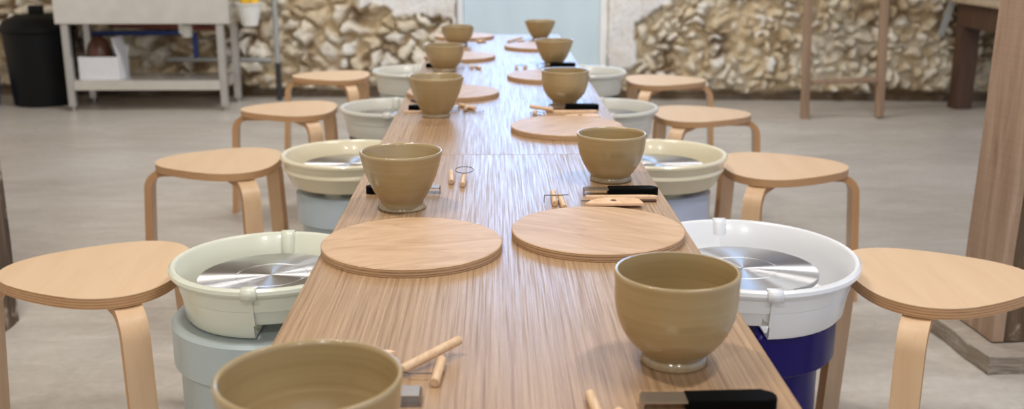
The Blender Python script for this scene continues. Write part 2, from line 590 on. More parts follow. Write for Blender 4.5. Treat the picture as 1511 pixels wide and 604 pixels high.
def back_wall():
    rs = np.random.RandomState(11)
    xs = np.unique(np.concatenate([np.arange(-5.2, 5.2001, 0.016), [DOOR_X0, DOOR_X1]]))
    zs = np.unique(np.concatenate([np.arange(0, 1.0, 0.0145), np.arange(1.0, 4.201, 0.03), [DOOR_TOP]]))
    X, Z = np.meshgrid(xs, zs)
    sites = []
    # left of the door: larger blocks; right of the door: smaller packed rubble
    x = -5.3
    while x < 5.3:
        big = x < 0.3
        step = 0.13 if big else 0.085
        z = -0.05
        while z < 4.3:
            h = (0.10 if big else 0.078) * (0.75 + 0.6 * rs.rand())
            if z > 0.3 and big and rs.rand() < 0.35:
                h *= 1.6
            s = 0.8 + 0.5 * rs.rand()
            sites.append((x + (rs.rand() - 0.5) * step * 1.0, z + (rs.rand() - 0.5) * h * 0.7, s * (1.25 if big else 1.1), s * 0.95))
            z += h
        x += step
    wx = (value_noise(X, Z, 9, 1) - 0.5) * 0.09 + (value_noise(X, Z, 25, 2) - 0.5) * 0.04
    wz = (value_noise(X, Z, 9, 3) - 0.5) * 0.09 + (value_noise(X, Z, 25, 4) - 0.5) * 0.04
    d1, d2, idx = vor(X + wx, Z + wz, sites)
    e = np.clip((d2 - d1) / (0.02 + 0.07 * value_noise(X, Z, 7, 33)), 0, 1)
    e = e * e * (3 - 2 * e)
    prot = rs.rand(len(sites))[idx] * 0.04
    tilt = (rs.rand(len(sites))[idx] - 0.5)
    disp = e * (0.055 + prot * 1.4) + e * tilt * 0.25 * d1 + (value_noise(X, Z, 30, 5) - 0.5) * 0.016 + (value_noise(X, Z, 60, 8) - 0.5) * 0.008
    pal = np.array([lin(238, 230, 214)[:3], lin(222, 206, 178)[:3], lin(206, 188, 158)[:3], lin(234, 229, 220)[:3],
                    lin(216, 207, 192)[:3], lin(184, 162, 130)[:3], lin(236, 228, 214)[:3], lin(200, 184, 160)[:3]])
    pick = pal[rs.randint(0, len(pal), len(sites))][idx]
    mort_a, mort_b = np.array(lin(204, 184, 150)[:3]), np.array(lin(130, 106, 76)[:3])
    mw = np.clip((value_noise(X, Z, 5, 31) - 0.45) * 4, 0, 1)[..., None]
    mortar = mort_a * (1 - mw) + mort_b * mw
    colr = mortar * (1 - e[..., None]) + pick * e[..., None]
    # thin lime wash left in patches over the rubble
    lw = np.clip((value_noise(X, Z, 5, 41) * 0.6 + value_noise(X, Z, 16, 42) * 0.4 - 0.5) * 7, 0, 1)[..., None] * 0.75
    colr = colr * (1 - lw) + np.array(lin(226, 216, 196)[:3]) * lw
    # lime plaster round the doorway, with a ragged edge
    nz = (value_noise(X, Z, 6, 21) - 0.5) * 0.16 + (value_noise(X, Z, 20, 22) - 0.5) * 0.05
    right = (X > DOOR_X1) & (X < 1.0 + nz * 0.25 + np.clip(Z - 0.55, 0, 1) * 1.6) & (Z > 0.23 + nz * 0.1)
    left = (X < DOOR_X0) & (Z > 0.60 + nz * 0.5 + np.clip(-0.45 - X, 0, 5) * 0.13) & (X > -0.95 - nz)
    top = (Z > 1.2 + nz) & (X > -1.4) & (X < 2.4)
    pm = right | left | top
    pl = np.array(lin(230, 227, 224)[:3])
    colr = np.where(pm[..., None], pl * (0.9 + 0.2 * value_noise(X, Z, 5, 9)[..., None]), colr)
    disp = np.where(pm, 0.075 + (value_noise(X, Z, 7, 10) - 0.5) * 0.012, disp)
    # darker brown footing course set back under the stones
    foot = np.clip((0.085 + nz * 0.25 - Z) / 0.03, 0, 1)
    disp = disp * (1 - foot) - 0.03 * foot
    colr = colr * (1 - foot[..., None] * 0.85) + np.array(lin(86, 66, 44)[:3]) * foot[..., None] * 0.85
    # flush edge at the opening
    Y = WALL_Y + 0.075 - disp
    ny, nx = X.shape
    verts = np.stack([X, Y, Z], -1).reshape(-1, 3)
    i, j = np.meshgrid(np.arange(ny - 1), np.arange(nx - 1), indexing='ij')
    cx = (X[:-1, :-1] + X[1:, 1:]) / 2
    cz = (Z[:-1, :-1] + Z[1:, 1:]) / 2
    keep = ~((cx > DOOR_X0) & (cx < DOOR_X1) & (cz < DOOR_TOP))
    a = (i * nx + j)[keep]
    faces = np.stack([a, a + 1, a + nx + 1, a + nx], -1)
    me = D.meshes.new('wall_back')
    me.from_pydata(verts.tolist(), [], faces.tolist())
    ca = me.color_attributes.new('stone_colour', 'FLOAT_COLOR', 'POINT')
    buf = np.ones((len(verts), 4), np.float32)
    buf[:, :3] = colr.reshape(-1, 3)
    ca.data.foreach_set('color', buf.ravel())
    o = link('wall_back', me, M['stone'])
    o['kind'] = 'structure'
    # thickness of the wall behind the face, with the deep door reveal
    bm = bmesh.new()
    y0, y1 = WALL_Y + 0.11, WALL_Y + 0.55
    box_bm(bm, (-5.2, y0, 0), (DOOR_X0, y1, 4.2))
    box_bm(bm, (DOOR_X1, y0, 0), (5.2, y1, 4.2))
    box_bm(bm, (DOOR_X0, y0, DOOR_TOP), (DOOR_X1, y1, 4.2))
    c = from_bm('wall_core', bm, M['plaster'], o, False)
    c['label'] = 'pale plaster reveal'
    return o


fl = box('floor', (-5.2, -4.0, -0.12), (5.2, 8.6, 0.0), M['floor'], None, 0)
fl['kind'] = 'structure'
back_wall()

# doorway: raised sill, white frame, pale blue lower leaf, daylight over it
dr = thing('door_1', None, None, (0, 0, 0))
dr['kind'] = 'structure'
box('sill', (DOOR_X0, WALL_Y + 0.01, 0.0), (DOOR_X1, WALL_Y + 0.55, 0.20), M['plaster'], dr, 0.008)
fb = bmesh.new()
box_bm(fb, (DOOR_X0, WALL_Y + 0.06, 0.2), (DOOR_X0 + 0.045, WALL_Y + 0.15, DOOR_TOP), 0.004)
box_bm(fb, (DOOR_X1 - 0.055, WALL_Y + 0.06, 0.2), (DOOR_X1, WALL_Y + 0.15, DOOR_TOP), 0.004)
box_bm(fb, (DOOR_X0 + 0.045, WALL_Y + 0.06, DOOR_TOP - 0.05), (DOOR_X1 - 0.055, WALL_Y + 0.15, DOOR_TOP), 0.004)
from_bm('door_frame', fb, M['white_paint'], dr)
lb = bmesh.new()
box_bm(lb, (DOOR_X0 + 0.047, WALL_Y + 0.085, 0.225), (DOOR_X1 - 0.057, WALL_Y + 0.125, 1.02), 0.004)
from_bm('door_leaf', lb, M['door_paint'], dr)
box('threshold', (DOOR_X0 + 0.047, WALL_Y + 0.03, 0.2), (DOOR_X1 - 0.057, WALL_Y + 0.14, 0.222), M['white_paint'], dr, 0.004)


ROTW = -0.065
for o in (D.objects['wall_back'], dr):
    o.rotation_euler = (0, 0, ROTW)
    pw = Vector((0, WALL_Y, 0))
    o.location = pw - Matrix.Rotation(ROTW, 3, 'Z') @ pw
ce = box('ceiling', (-5.2, -4.0, 4.1), (5.2, 8.6, 4.2), M['ceiling_boards'], None, 0)
ce['kind'] = 'structure'


# ------------------------------------------------------------------ tables
def table(y0, y1, label):
    xc = 0.027
    t = thing('work_table', label, 'table', (xc, (y0 + y1) / 2, 0), 0, 'long oak worktop tables')
    L, Wd = (y1 - y0) / 2, 0.317
    bm = bmesh.new()
    box_bm(bm, (-Wd, -L, TABLE_Z - 0.03), (Wd, L, TABLE_Z), 0.0018, 2)
    o = from_bm('tabletop', bm, [M['oak'], M['oak_edge']], t)
    for p in o.data.polygons:
        if abs(p.normal.z) < 0.6:
            p.material_index = 1
    for sx in (-1, 1):
        for sy in (-1, 1):
            x, y = sx * 0.235, sy * (L - 0.1)
            box('leg', (x - 0.025, y - 0.025, 0.0), (x + 0.025, y + 0.025, TABLE_Z - 0.06), M['steel_matt'], t, 0.003)
    fm = bmesh.new()
    for sx in (-1, 1):
        box_bm(fm, (sx * 0.235 - 0.02, -L + 0.1, TABLE_Z - 0.06), (sx * 0.235 + 0.02, L - 0.1, TABLE_Z - 0.03), 0.002)
    for sy in (-1, 1):
        box_bm(fm, (-0.26, sy * (L - 0.1) - 0.02, TABLE_Z - 0.06), (0.26, sy * (L - 0.1) + 0.02, TABLE_Z - 0.03), 0.002)
    from_bm('under_frame', fm, M['steel_matt'], t)
    return t


table(0.30, 2.4385, 'nearest oak worktop table, in front of the crosswise seam')
table(2.4395, 5.50, 'farther oak worktop table, beyond the seam towards the pale blue door')


# ------------------------------------------------------------------ bowls
ROUND = [(0.0, .54), (.02, .545), (.06, .53), (.10, .515), (.12, .53), (.16, .60), (.21, .675), (.28, .765), (.36, .845), (.44, .90), (.515, .938), (.60, .968), (.70, .985), (.82, .99), (.92, .992), (.975, 1.0), (1.0, .995)]
CONE = [(0.0, .585), (.02, .59), (.05, .56), (.10, .525), (.13, .53), (.17, .56), (.24, .625), (.35, .71), (.48, .795), (.61, .865), (.75, .925), (.88, .97), (.965, 1.0), (1.0, .997)]
CUP = [(0.0, .60), (.03, .605), (.07, .585), (.11, .575), (.14, .595), (.20, .665), (.28, .735), (.36, .80), (.46, .865), (.58, .92), (.72, .965), (.86, .985), (.965, 1.0), (1.0, .996)]
FLARE = [(0.0, .50), (.02, .505), (.05, .485), (.085, .478), (.11, .495), (.16, .55), (.22, .605), (.32, .675), (.42, .745), (.55, .82), (.69, .89), (.82, .945), (.965, 1.0), (1.0, .997)]


def bowl(kind, x, y, r, h, label, seed):
    rnd = random.Random(seed)
    t = thing('bowl', label, 'bowl', (x, y, TABLE_Z), rnd.uniform(0, 6.28), 'glazed stoneware bowls set along the table')
    prof = [(f * r, z * h) for z, f in kind]
    split = next(i for i, (z, f) in enumerate(kind) if z >= 0.10)
    foot = prof[:split + 1]
    outer = prof[split:]
    th = 0.0052
    # body: outer wall, rounded lip, inner wall down to the centre
    inner = []
    for pr, pz in reversed(outer):
        zz = max(pz, outer[0][1] + 0.008)
        if zz > h * 0.97:
            continue
        inner.append((max(pr - th, 0.004), zz))
    lip = [(prof[-1][0] - th * 0.25, h + 0.0012), (prof[-1][0] - th * 0.75, h + 0.0008)]
    zmin = outer[0][1] + 0.007
    floor = [(foot[-1][0] * 0.75, zmin), (foot[-1][0] * 0.35, zmin - 0.001), (0.0, zmin - 0.0012)]
    inner = [p for p in inner if p[1] > zmin + 0.0008]
    body = [(0.0, outer[0][1] - 0.001)] + outer + lip + inner + floor
    # refine the wall so that soft throwing ridges can be shaped in
    fine = []
    for (r0, z0), (r1, z1) in zip(body[:-1], body[1:]):
        n = max(1, int(math.hypot(r1 - r0, z1 - z0) / 0.0028))
        for k in range(n):
            f = k / n
            fine.append((r0 + (r1 - r0) * f, z0 + (z1 - z0) * f))
    fine.append(body[-1])
    ph = rnd.uniform(0, 6)
    ridged = []
    for i, (rr, zz) in enumerate(fine):
        w = math.sin(zz * 620 + ph) * 0.00010 + math.sin(zz * 1430 + ph * 2) * 0.00005
        ridged.append((rr + w if rr > 0.012 and 0.2 * h < zz < 0.94 * h else rr, zz))
    lathe('body', ridged, M['glaze'], t, seg=80, angle=70)
    fr = foot[0][0]
    fprof = [(fr - 0.011, 0.002), (fr - 0.009, 0.0), (fr - 0.002, 0.0)] + [(fr, 0.0016)] + foot[1:] + [(foot[-1][0] - 0.004, foot[-1][1] + 0.0015), (fr - 0.013, foot[-1][1] - 0.001)]
    f = lathe('foot_ring', fprof, M['glaze_foot'], t, seg=64, closed_profile=True, angle=70)
    f['label'] = 'glossy foot ring'
    return t


BOWLS = [
    (CUP, -0.176, 0.905, 0.0885, 0.112, 'wide open bowl cut off by the bottom edge, nearest on the left'),
    (ROUND, 0.222, 1.192, 0.0765, 0.118, 'round-bellied bowl nearest on the right, in front of the white splash pan'),
    (CONE, -0.179, 1.945, 0.0792, 0.112, 'tapered bowl with a flared foot just behind the nearest left wooden bat'),
    (CUP, 0.251, 2.172, 0.0746, 0.102, 'cup-shaped bowl behind the black-handled tool and nearest right bat'),
    (FLARE, -0.168, 2.985, 0.0812, 0.116, 'straight-sided flaring bowl third from the front in the left row'),
    (ROUND, 0.219, 3.180, 0.073, 0.108, 'round-bellied bowl third from the front in the right row'),
    (CUP, -0.190, 4.020, 0.0765, 0.100, 'bowl fourth from the front in the left row, second last'),
    (FLARE, 0.243, 4.200, 0.078, 0.100, 'flaring bowl fourth from the front in the right row, second last'),
    (CUP, -0.171, 4.960, 0.0771, 0.092, 'farthest bowl in the left row, near the far table end'),
    (FLARE, 0.232, 5.245, 0.0782, 0.094, 'farthest bowl in the right row, before the pale blue door'),
]
for i, a in enumerate(BOWLS):
    bowl(*a, seed=i)


# ------------------------------------------------------------------ wooden bats
def make_bat():
    R, T = 0.1515, 0.0145
    bm = bmesh.new()
    prof = [(0.0, 0.0), (R - 0.001, 0.0), (R, 0.001), (R, T - 0.0015), (R - 0.0015, T), (0.0, T)]
    lathe_bm(bm, prof, seg=128, mi=[1, 1, 1, 0, 0])
    o = from_bm('wooden_bat', bm, [M['bat'], M['bat_edge']], None, angle=30)
    return o


bat0 = make_bat()
BATS = [
    (-0.139, 1.668, 0.3, 'round plywood bat nearest on the left, in front of the tapered bowl'),
    (0.181, 1.741, 2.6, 'round plywood bat nearest on the right, in front of the wooden rib'),
    (-0.135, 3.385, 1.1, 'plywood bat half hidden behind the third bowl of the left row'),
    (0.196, 2.752, 4.0, 'plywood bat just beyond the seam, second from front on the right'),
    (-0.145, 4.420, 0.2, 'plywood bat behind the fourth bowl of the left row'),
    (0.200, 3.790, 2.2, 'plywood bat behind the third bowl of the right row'),
    (-0.150, 5.310, 5.1, 'farthest plywood bat on the left, behind the last left bowl'),
    (0.200, 4.820, 3.3, 'farthest plywood bat on the right, behind the second-last right bowl'),
]
for i, (x, y, rz, lab) in enumerate(BATS):
    o = bat0 if i == 0 else copy_tree(bat0)
    o.location = (x, y, TABLE_Z)
    o.rotation_euler = (0, 0, rz)
    tag(o, lab, 'bat', 'round wooden bats on the table')


# ------------------------------------------------------------------ small clay tools
def make_knife():
    """flat tool: folded steel blade at the -X end, black rounded handle at +X; length .152"""
    t = thing('scraping_knife', '', 'tool', (0, 0, 0))
    bm = bmesh.new()
    pts = [(-0.0755, 0.0015), (-0.0755, 0.010), (-0.0735, 0.0125), (-0.02, 0.0125)]
    nrm = [Vector((-1, 0, 0)), Vector((-1, 0, 0.3)).normalized(), Vector((-.4, 0, 1)).normalized(), Vector((0, 0, 1))]
    sweep_rect_bm(bm, [(x, 0, z) for x, z in pts], nrm, (0, 1, 0), 0.028, 0.0016)
    from_bm('blade', bm, M['blade'], t, angle=30)
    hb = bmesh.new()
    out = [(-0.026, -0.015), (0.062, -0.015)]
    out += [(0.062 + 0.0145 * math.sin(a), -0.015 * math.cos(a)) for a in [PI * k / 12 for k in range(1, 12)]]
    out += [(0.062, 0.015), (-0.026, 0.015)]
    extrude_outline_bm(hb, out, 0.0, 0.0155, 0, 0.003)
    o = from_bm('handle', hb, M['black'], t)
    o['label'] = 'black rounded handle'
    return t


def make_cutter(name_loc, a0, a1, b0, b1, wire, label):
    """two short dowel toggles joined by a thin wire"""
    c = Vector(((a0[0] + b0[0]) / 2, (a0[1] + b0[1]) / 2, TABLE_Z))
    t = thing('clay_cutter', label, 'tool', c, 0, 'wire clay cutters with dowel toggles')
    L = lambda p: Vector((p[0], p[1], p[2] if len(p) > 2 else TABLE_Z + 0.0062)) - c
    for p, q in ((a0, a1), (b0, b1)):
        p, q = L(p), L(q)
        d = (q - p).normalized()
        tube('toggle', [p, p + d * 0.001, q - d * 0.001, q], [0.0048, 0.006, 0.006, 0.0048], M['dowel'], t, 16)
    tube('wire', [L(p) for p in wire], 0.0009, M['wire'], t, 6)
    return t


def loop(cx, cy, rx, ry, z, n=28, a0=0.0, a1=2 * PI, dz=0.0):
    return [(cx + rx * math.cos(a0 + (a1 - a0) * k / n), cy + ry * math.sin(a0 + (a1 - a0) * k / n), z + dz * math.sin(PI * k / n)) for k in range(n + 1)]


kn = make_knife()
KNIVES = [
    (0.239, 1.060, 0.0, 'black-handled steel scraper nearest on the right, in front of the round-bellied bowl'),
    (0.257, 2.040, 0.0, 'black-handled steel scraper lying between the cup-shaped bowl and wooden rib'),
    (0.241, 3.100, 0.0, 'black-handled steel scraper in front of the third bowl of the right row'),
    (0.250, 4.135, 0.0, 'black-handled steel scraper in front of the fourth bowl of the right row'),
    (0.228, 5.085, 0.0, 'black-handled steel scraper in front of the farthest right bowl'),
    (-0.160, 1.082, PI, 'steel scraper poking out behind the nearest left bowl'),
    (-0.187, 2.062, PI, 'steel scraper half hidden behind the tapered bowl of the left row'),
    (-0.182, 3.085, PI - 0.06, 'steel scraper half hidden behind the third bowl of the left row'),
    (-0.195, 4.125, PI, 'steel scraper half hidden behind the fourth bowl of the left row'),
]
for i, (x, y, rz, lab) in enumerate(KNIVES):
    o = kn if i == 0 else copy_tree(kn)
    o.location = (x, y, TABLE_Z)
    o.rotation_euler = (0, 0, rz)
    tag(o, lab, 'tool', 'black-handled scrapers along the table')

Z1 = TABLE_Z + 0.0062
make_cutter(None, (-0.112, 1.150, Z1 + 0.003), (-0.045, 1.222, Z1 + 0.0115), (-0.071, 1.118, Z1), (-0.066, 1.186, Z1),
            loop(-0.088, 1.155, 0.026, 0.014, Z1 - 0.004, 28, 2.6, 6.6, 0.006), 'wire cutter with crossed dowel toggles beside the nearest left bowl')
make_cutter(None, (-0.091, 2.130), (-0.095, 2.225), (-0.067, 2.105), (-0.066, 2.190), loop(-0.066, 2.215, 0.02, 0.032, Z1 + 0.007, 28, 0, 2 * PI),
            'wire cutter with a round wire loop right of the tapered left bowl')
make_cutter(None, (0.1175, 1.945), (0.119, 2.035), (0.134, 1.915), (0.131, 2.005), [(0.097, 1.955, Z1), (0.099, 1.985, Z1 + 0.007), (0.118, 1.985, Z1 + 0.0068), (0.133, 1.986, Z1 + 0.0068), (0.147, 1.987, Z1 + 0.007)],
            'wire cutter of two dowels lying behind the nearest right bat')
make_cutter(None, (0.108, 1.085), (0.113, 1.025), (0.135, 1.04), (0.139, 0.985), loop(0.118, 1.01, 0.016, 0.03, Z1 - 0.004, 20, 0, 5.0),
            'wire cutter at the bottom edge left of the nearest right scraper')
make_cutter(None, (-0.105, 3.150), (-0.058, 3.080), (-0.088, 3.065), (-0.080, 3.110), loop(-0.06, 3.06, 0.03, 0.03, Z1 - 0.003, 20, 2.2, 6.4),
            'wire cutter right of the third bowl of the left row')
make_cutter(None, (0.118, 2.985), (0.122, 3.025), (0.106, 3.045, Z1 + 0.012), (0.175, 3.035, Z1 + 0.003), loop(0.125, 2.99, 0.02, 0.025, Z1, 20, 0, 5.4),
            'wire cutter left of the scraper by the third right bowl')
make_cutter(None, (-0.088, 4.055), (-0.086, 4.110), (-0.070, 4.085), (-0.052, 4.040), loop(-0.08, 4.10, 0.022, 0.02, Z1 - 0.002, 20, 0, 5.0),
            'wire cutter right of the fourth bowl of the left row')
make_cutter(None, (0.090, 4.030), (0.087, 4.075), (0.118, 4.040), (0.126, 4.095), loop(0.105, 4.07, 0.02, 0.03, Z1 + 0.007, 20, 0, 5.6),
            'wire cutter left of the scraper by the fourth right bowl')
make_cutter(None, (0.070, 5.080), (0.140, 5.180, Z1 + 0.008), (0.120, 5.075), (0.145, 5.110), loop(0.09, 5.08, 0.03, 0.03, Z1 - 0.003, 20, 0, 5.0),
            'farthest wire cutter on the right, by the last scraper')
make_cutter(None, (-0.085, 5.115), (-0.040, 5.080), (-0.075, 5.050), (-0.060, 5.085), loop(-0.06, 5.06, 0.02, 0.02, Z1 - 0.003, 20, 0, 5.0),
            'farthest wire cutter on the left, by the last left bowl')


def make_rib(loc, rz, label):
    pts = [(-0.056, -0.022), (0.056, -0.022), (0.056, -0.018), (0.052, 0.012), (0.044, 0.022), (0.03, 0.026), (-0.012, 0.026), (-0.03, 0.018), (-0.046, 0.0), (-0.056, -0.018)]
    bm = bmesh.new()
    extrude_outline_bm(bm, pts, 0.0, 0.005, 0, 0.0012)
    t = thing('wooden_rib', label, 'tool', loc, rz, 'wooden shaping ribs')
    from_bm('blade', bm, M['tool_wood'], t)
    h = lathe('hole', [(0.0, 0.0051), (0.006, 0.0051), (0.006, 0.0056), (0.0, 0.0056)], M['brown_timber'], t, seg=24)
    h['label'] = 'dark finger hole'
    return t


make_rib((0.232, 1.949, TABLE_Z + 0.0062), 0.0, 'pale wooden rib with a finger hole, behind the nearest right bat')
make_rib((0.250, 2.965, TABLE_Z), 0.05, 'pale wooden rib behind the second bat on the right')


def make_needle(loc, rz, label):
    t = thing('needle_tool', label, 'tool', loc, rz, 'needle tools')
    tube('needle', [(-0.075, 0, 0.003), (0.045, 0, 0.003)], 0.0012, M['wire'], t, 6)
    tube('handle', [(0.04, 0, 0.003), (0.042, 0, 0.003), (0.073, 0, 0.003), (0.075, 0, 0.003)], [0.002, 0.003, 0.003, 0.002], M['brown_timber'], t, 10)
    return t


make_needle((0.246, 1.978, TABLE_Z), 0.0, 'thin needle tool with a brown grip behind the nearest wooden rib')


def make_stick(loc, rz, ln, label, mat):
    t = thing('wooden_modelling_stick', label, 'tool', loc, rz, 'wooden modelling sticks')
    bm = bmesh.new()
    w = 0.0065
    pts = [(-ln / 2, -w), (ln * 0.32, -w), (ln * 0.46, -w * 0.5), (ln / 2, 0.0), (ln * 0.44, w * 0.8), (ln * 0.3, w), (-ln / 2, w)]
    extrude_outline_bm(bm, pts, 0.0, 0.006, 0, 0.0015)
    from_bm('stick', bm, mat, t)
    return t


make_stick((0.256, 2.008, TABLE_Z), 0.0, 0.145, 'flat wooden modelling stick between the near right scraper and needle', M['tool_wood'])
make_stick((0.230, 3.045, TABLE_Z), PI, 0.15, 'wooden modelling stick behind the second right bat', M['tool_wood'])
make_stick((-0.190, 1.215, TABLE_Z), 0.0, 0.13, 'wooden modelling stick tip showing behind the nearest left bowl', M['tool_wood'])
make_stick((-0.205, 3.045, TABLE_Z), 0.0, 0.125, 'wooden modelling stick in front of the third left scraper', M['tool_wood'])
make_stick((-0.235, 3.225, TABLE_Z), 2.2, 0.10, 'wooden modelling stick left of the second bat on the left', M['brown_timber'])


# ------------------------------------------------------------------ stools
def make_stool():
    t = thing('stool', '', 'stool', (0, 0, 0))
    R0 = 0.198
    n = 120
    pts = []
    for k in range(n):
        a = 2 * PI * k / n
        r = R0 * (1 + 0.095 * math.cos(3 * a) + 0.006 * math.cos(6 * a))
        pts.append((r * math.cos(a), r * math.sin(a)))
    bm = bmesh.new()
    extrude_outline_bm(bm, pts, 0.426, 0.450, 1, 0.0018)
    o = from_bm('seat', bm, [M['birch'], M['birch_edge']], t, angle=40)
    for p in o.data.polygons:
        if p.normal.z > 0.6:
            p.material_index = 0
    for k in range(3):
        a = 2 * PI * k / 3
        th = 0.023
        zt = 0.426 - th / 2
        path, nr = [], []
        for r in (0.075, 0.11, 0.145, 0.190):
            path.append((r, zt)); nr.append((0, 1))
        Rb = 0.055
        for q in range(1, 11):
            b = q / 10 * (PI / 2 - 0.06)
            path.append((0.190 + Rb * math.sin(b), zt - Rb + Rb * math.cos(b))); nr.append((math.sin(b), math.cos(b)))
        r1, z1 = path[-1]
        for q in range(1, 7):
            f = q / 6
            path.append((r1 + (0.278 - 0.0115 - r1) * f, z1 * (1 - f))); nr.append((1, 0.06))
        nr[-1] = (1, 0)
        ca, sa = math.cos(a), math.sin(a)
        P3 = [(r * ca, r * sa, z) for r, z in path]
        N3 = [Vector((c * ca, c * sa, z)).normalized() for c, z in nr]
        lb = bmesh.new()
        sweep_rect_bm(lb, P3, N3, (-sa, ca, 0), 0.056, th)
        from_bm('leg', lb, [M['birch_leg'], M['leg_edge']], t, angle=30)
    return t


M['leg_edge'] = wood('laminated_leg_edge', lin(158, 112, 72), lin(186, 140, 96), lin(204, 162, 118), (6, 6, 1.2), 0.5, 0.03)
st = make_stool()
rad = math.radians
STOOLS = [
    (-0.868, 2.190, rad(183), 'three-legged birch stool nearest on the left, beside the grey-bodied wheel'),
    (-0.882, 3.315, rad(182), 'three-legged birch stool second from front on the left, beside the cream pan'),
    (-0.850, 4.350, rad(181), 'three-legged birch stool third from front on the left'),
    (-0.832, 5.400, rad(180), 'farthest birch stool on the left, before the stone wall'),
    (0.950, 2.105, rad(-1), 'three-legged birch stool nearest on the right, beside the white pan and post'),
    (0.906, 3.205, rad(-2), 'three-legged birch stool second from front on the right'),
    (0.836, 4.190, rad(-1), 'three-legged birch stool third from front on the right'),
    (0.850, 5.195, rad(0), 'farthest birch stool on the right, before the pale rubble'),
]
for i, (x, y, rz, lab) in enumerate(STOOLS):
    o = st if i == 0 else copy_tree(st)
    o.location = (x, y, 0)
    o.rotation_euler = (0, 0, rz)
    tag(o, lab, 'stool', 'birch stools along both sides of the table')


# ------------------------------------------------------------------ pottery wheels
def pan_profile(R, zr, zb, taper):
    """closed section of a pan wall: rolled lip at the top, stepped skirt, floor inward"""
    lip = [(R - 0.012, zr - 0.004), (R - 0.008, zr + 0.001), (R - 0.001, zr + 0.002), (R + 0.004, zr - 0.002), (R + 0.005, zr - 0.009), (R + 0.002, zr - 0.014), (R - 0.006, zr - 0.015)]
    wall = [(R - 0.009, zr - 0.022), (R - 0.009 - taper * 0.45, zr - 0.05), (R - 0.010 - taper * 0.55, zr - 0.052), (R - 0.010 - taper, zb + 0.008), (R - 0.016 - taper, zb), (R - 0.03 - taper, zb)]
    inner = [(0.085, zb), (0.085, zb + 0.004), (R - 0.036 - taper, zb + 0.004), (R - 0.022 - taper, zb + 0.012), (R - 0.0155 - taper * 0.5, zr - 0.05)]
    return lip + wall + inner


def wheel(x, y, side, R, style, pan, body, head, label, sy=1.0, drum_r=0.2, col_r=0.17, zr=0.505, head_r=0.152, drum_z=(0.295, 0.392)):
    """side = -1: stool side is -X; +1: +X"""
    t = thing('pottery_wheel', label, 'pottery wheel', (x, y, 0), 0, 'pottery wheels beside the table')
    if style == 'split':
        for k, (zb, a0) in enumerate(((0.396, PI / 2 if side < 0 else -PI / 2), (0.424, -PI / 2 if side < 0 else PI / 2))):
            o = lathe('pan_half', pan_profile(R, zr, zb, 0.014), pan, t, a0=a0, a1=a0 + PI, seg=72, sy=sy, closed_profile=True, angle=35)
            o['label'] = 'deeper outer half of the splash pan' if k == 0 else 'shallower half of the splash pan under the table edge'
        for s in (-1, 1):
            bm = bmesh.new()
            yy = s * R * sy
            w = 0.015
            # tab folded over the lip, a strip down the inside, a thin seam rib down the outside
            pts = [(yy - s * 0.0285, 0.43), (yy - s * 0.0215, zr - 0.05), (yy - s * 0.0155, zr - 0.006), (yy - s * 0.0075, zr + 0.0045), (yy + s * 0.004, zr + 0.003), (yy + s * 0.0078, zr - 0.006), (yy + s * 0.0065, zr - 0.019)]
            rings = []
            for i, (py, pz) in enumerate(pts):
                rings.append([bm.verts.new((-w, py, pz)), bm.verts.new((w, py, pz))])
            for A, B in zip(rings[:-1], rings[1:]):
                bm.faces.new((A[0], A[1], B[1], B[0]))
            o = from_bm('clip', bm, pan, t, angle=60)
            sm = o.modifiers.new('thickness', 'SOLIDIFY')
            sm.thickness = 0.003
            sm.offset = 0.0
            rb = bmesh.new()
            sweep_rect_bm(rb, [(0, yy - s * 0.005, zr - 0.018), (0, yy - s * 0.0085, zr - 0.024), (0, yy - s * 0.014, zr - 0.05), (0, yy - s * 0.021, 0.426)], [(0, s, 0)] * 4, (1, 0, 0), 0.007, 0.005)
            from_bm('seam_rib', rb, pan, t)
    else:
        R2 = R
        prof = [(R2 - 0.014, zr - 0.006), (R2 - 0.009, zr), (R2, zr + 0.001), (R2 + 0.004, zr - 0.004), (R2 + 0.003, zr - 0.011), (R2 - 0.004, zr - 0.015),
                (R2 - 0.005, zr - 0.018), (R2 - 0.008, zr - 0.034), (R2 - 0.006, zr - 0.037), (R2 - 0.006, zr - 0.045), (R2 - 0.010, zr - 0.048), (R2 - 0.024, zr - 0.078), (R2 - 0.034, zr - 0.092), (R2 - 0.05, zr - 0.096),
                (0.085, zr - 0.096), (0.085, zr - 0.09), (R2 - 0.052, zr - 0.09), (R2 - 0.036, zr - 0.084), (R2 - 0.02, zr - 0.04)]
        lathe('splash_pan', prof, pan, t, seg=128, sy=sy, closed_profile=True, angle=35)
    hz = 0.470
    lathe('wheel_head', [(0.0, hz - 0.012), (head_r - 0.003, hz - 0.012), (head_r, hz - 0.010), (head_r, hz - 0.0015), (head_r - 0.0015, hz), (0.075, hz), (0.0745, hz - 0.0004), (0.0735, hz - 0.0004), (0.073, hz), (0.0, hz)], head, t, seg=128, angle=30)
    lathe('spindle', [(0.0, 0.39), (0.035, 0.39), (0.028, hz - 0.012), (0.0, hz - 0.012)], M['steel_matt'], t, seg=32)
    z0, z1 = drum_z
    lathe('motor_housing', [(0.0, z0), (drum_r - 0.02, z0), (drum_r - 0.004, z0 + 0.002), (drum_r, z0 + 0.007), (drum_r, z1 - 0.006), (drum_r - 0.006, z1), (0.0, z1)], body, t, seg=96, angle=30)
    lathe('column', [(0.0, 0.02), (col_r, 0.02), (col_r, z0), (0.0, z0)], body, t, seg=72, angle=30)
    for k in range(3):
        a = 2 * PI * k / 3 + 0.5
        px, py = (col_r - 0.03) * math.cos(a), (col_r - 0.03) * math.sin(a)
        lathe('foot', [(0.0, 0.0), (0.022, 0.0), (0.026, 0.004), (0.02, 0.02), (0.0, 0.02)], M['black'], t, seg=20).location = (px, py, 0)
    return t


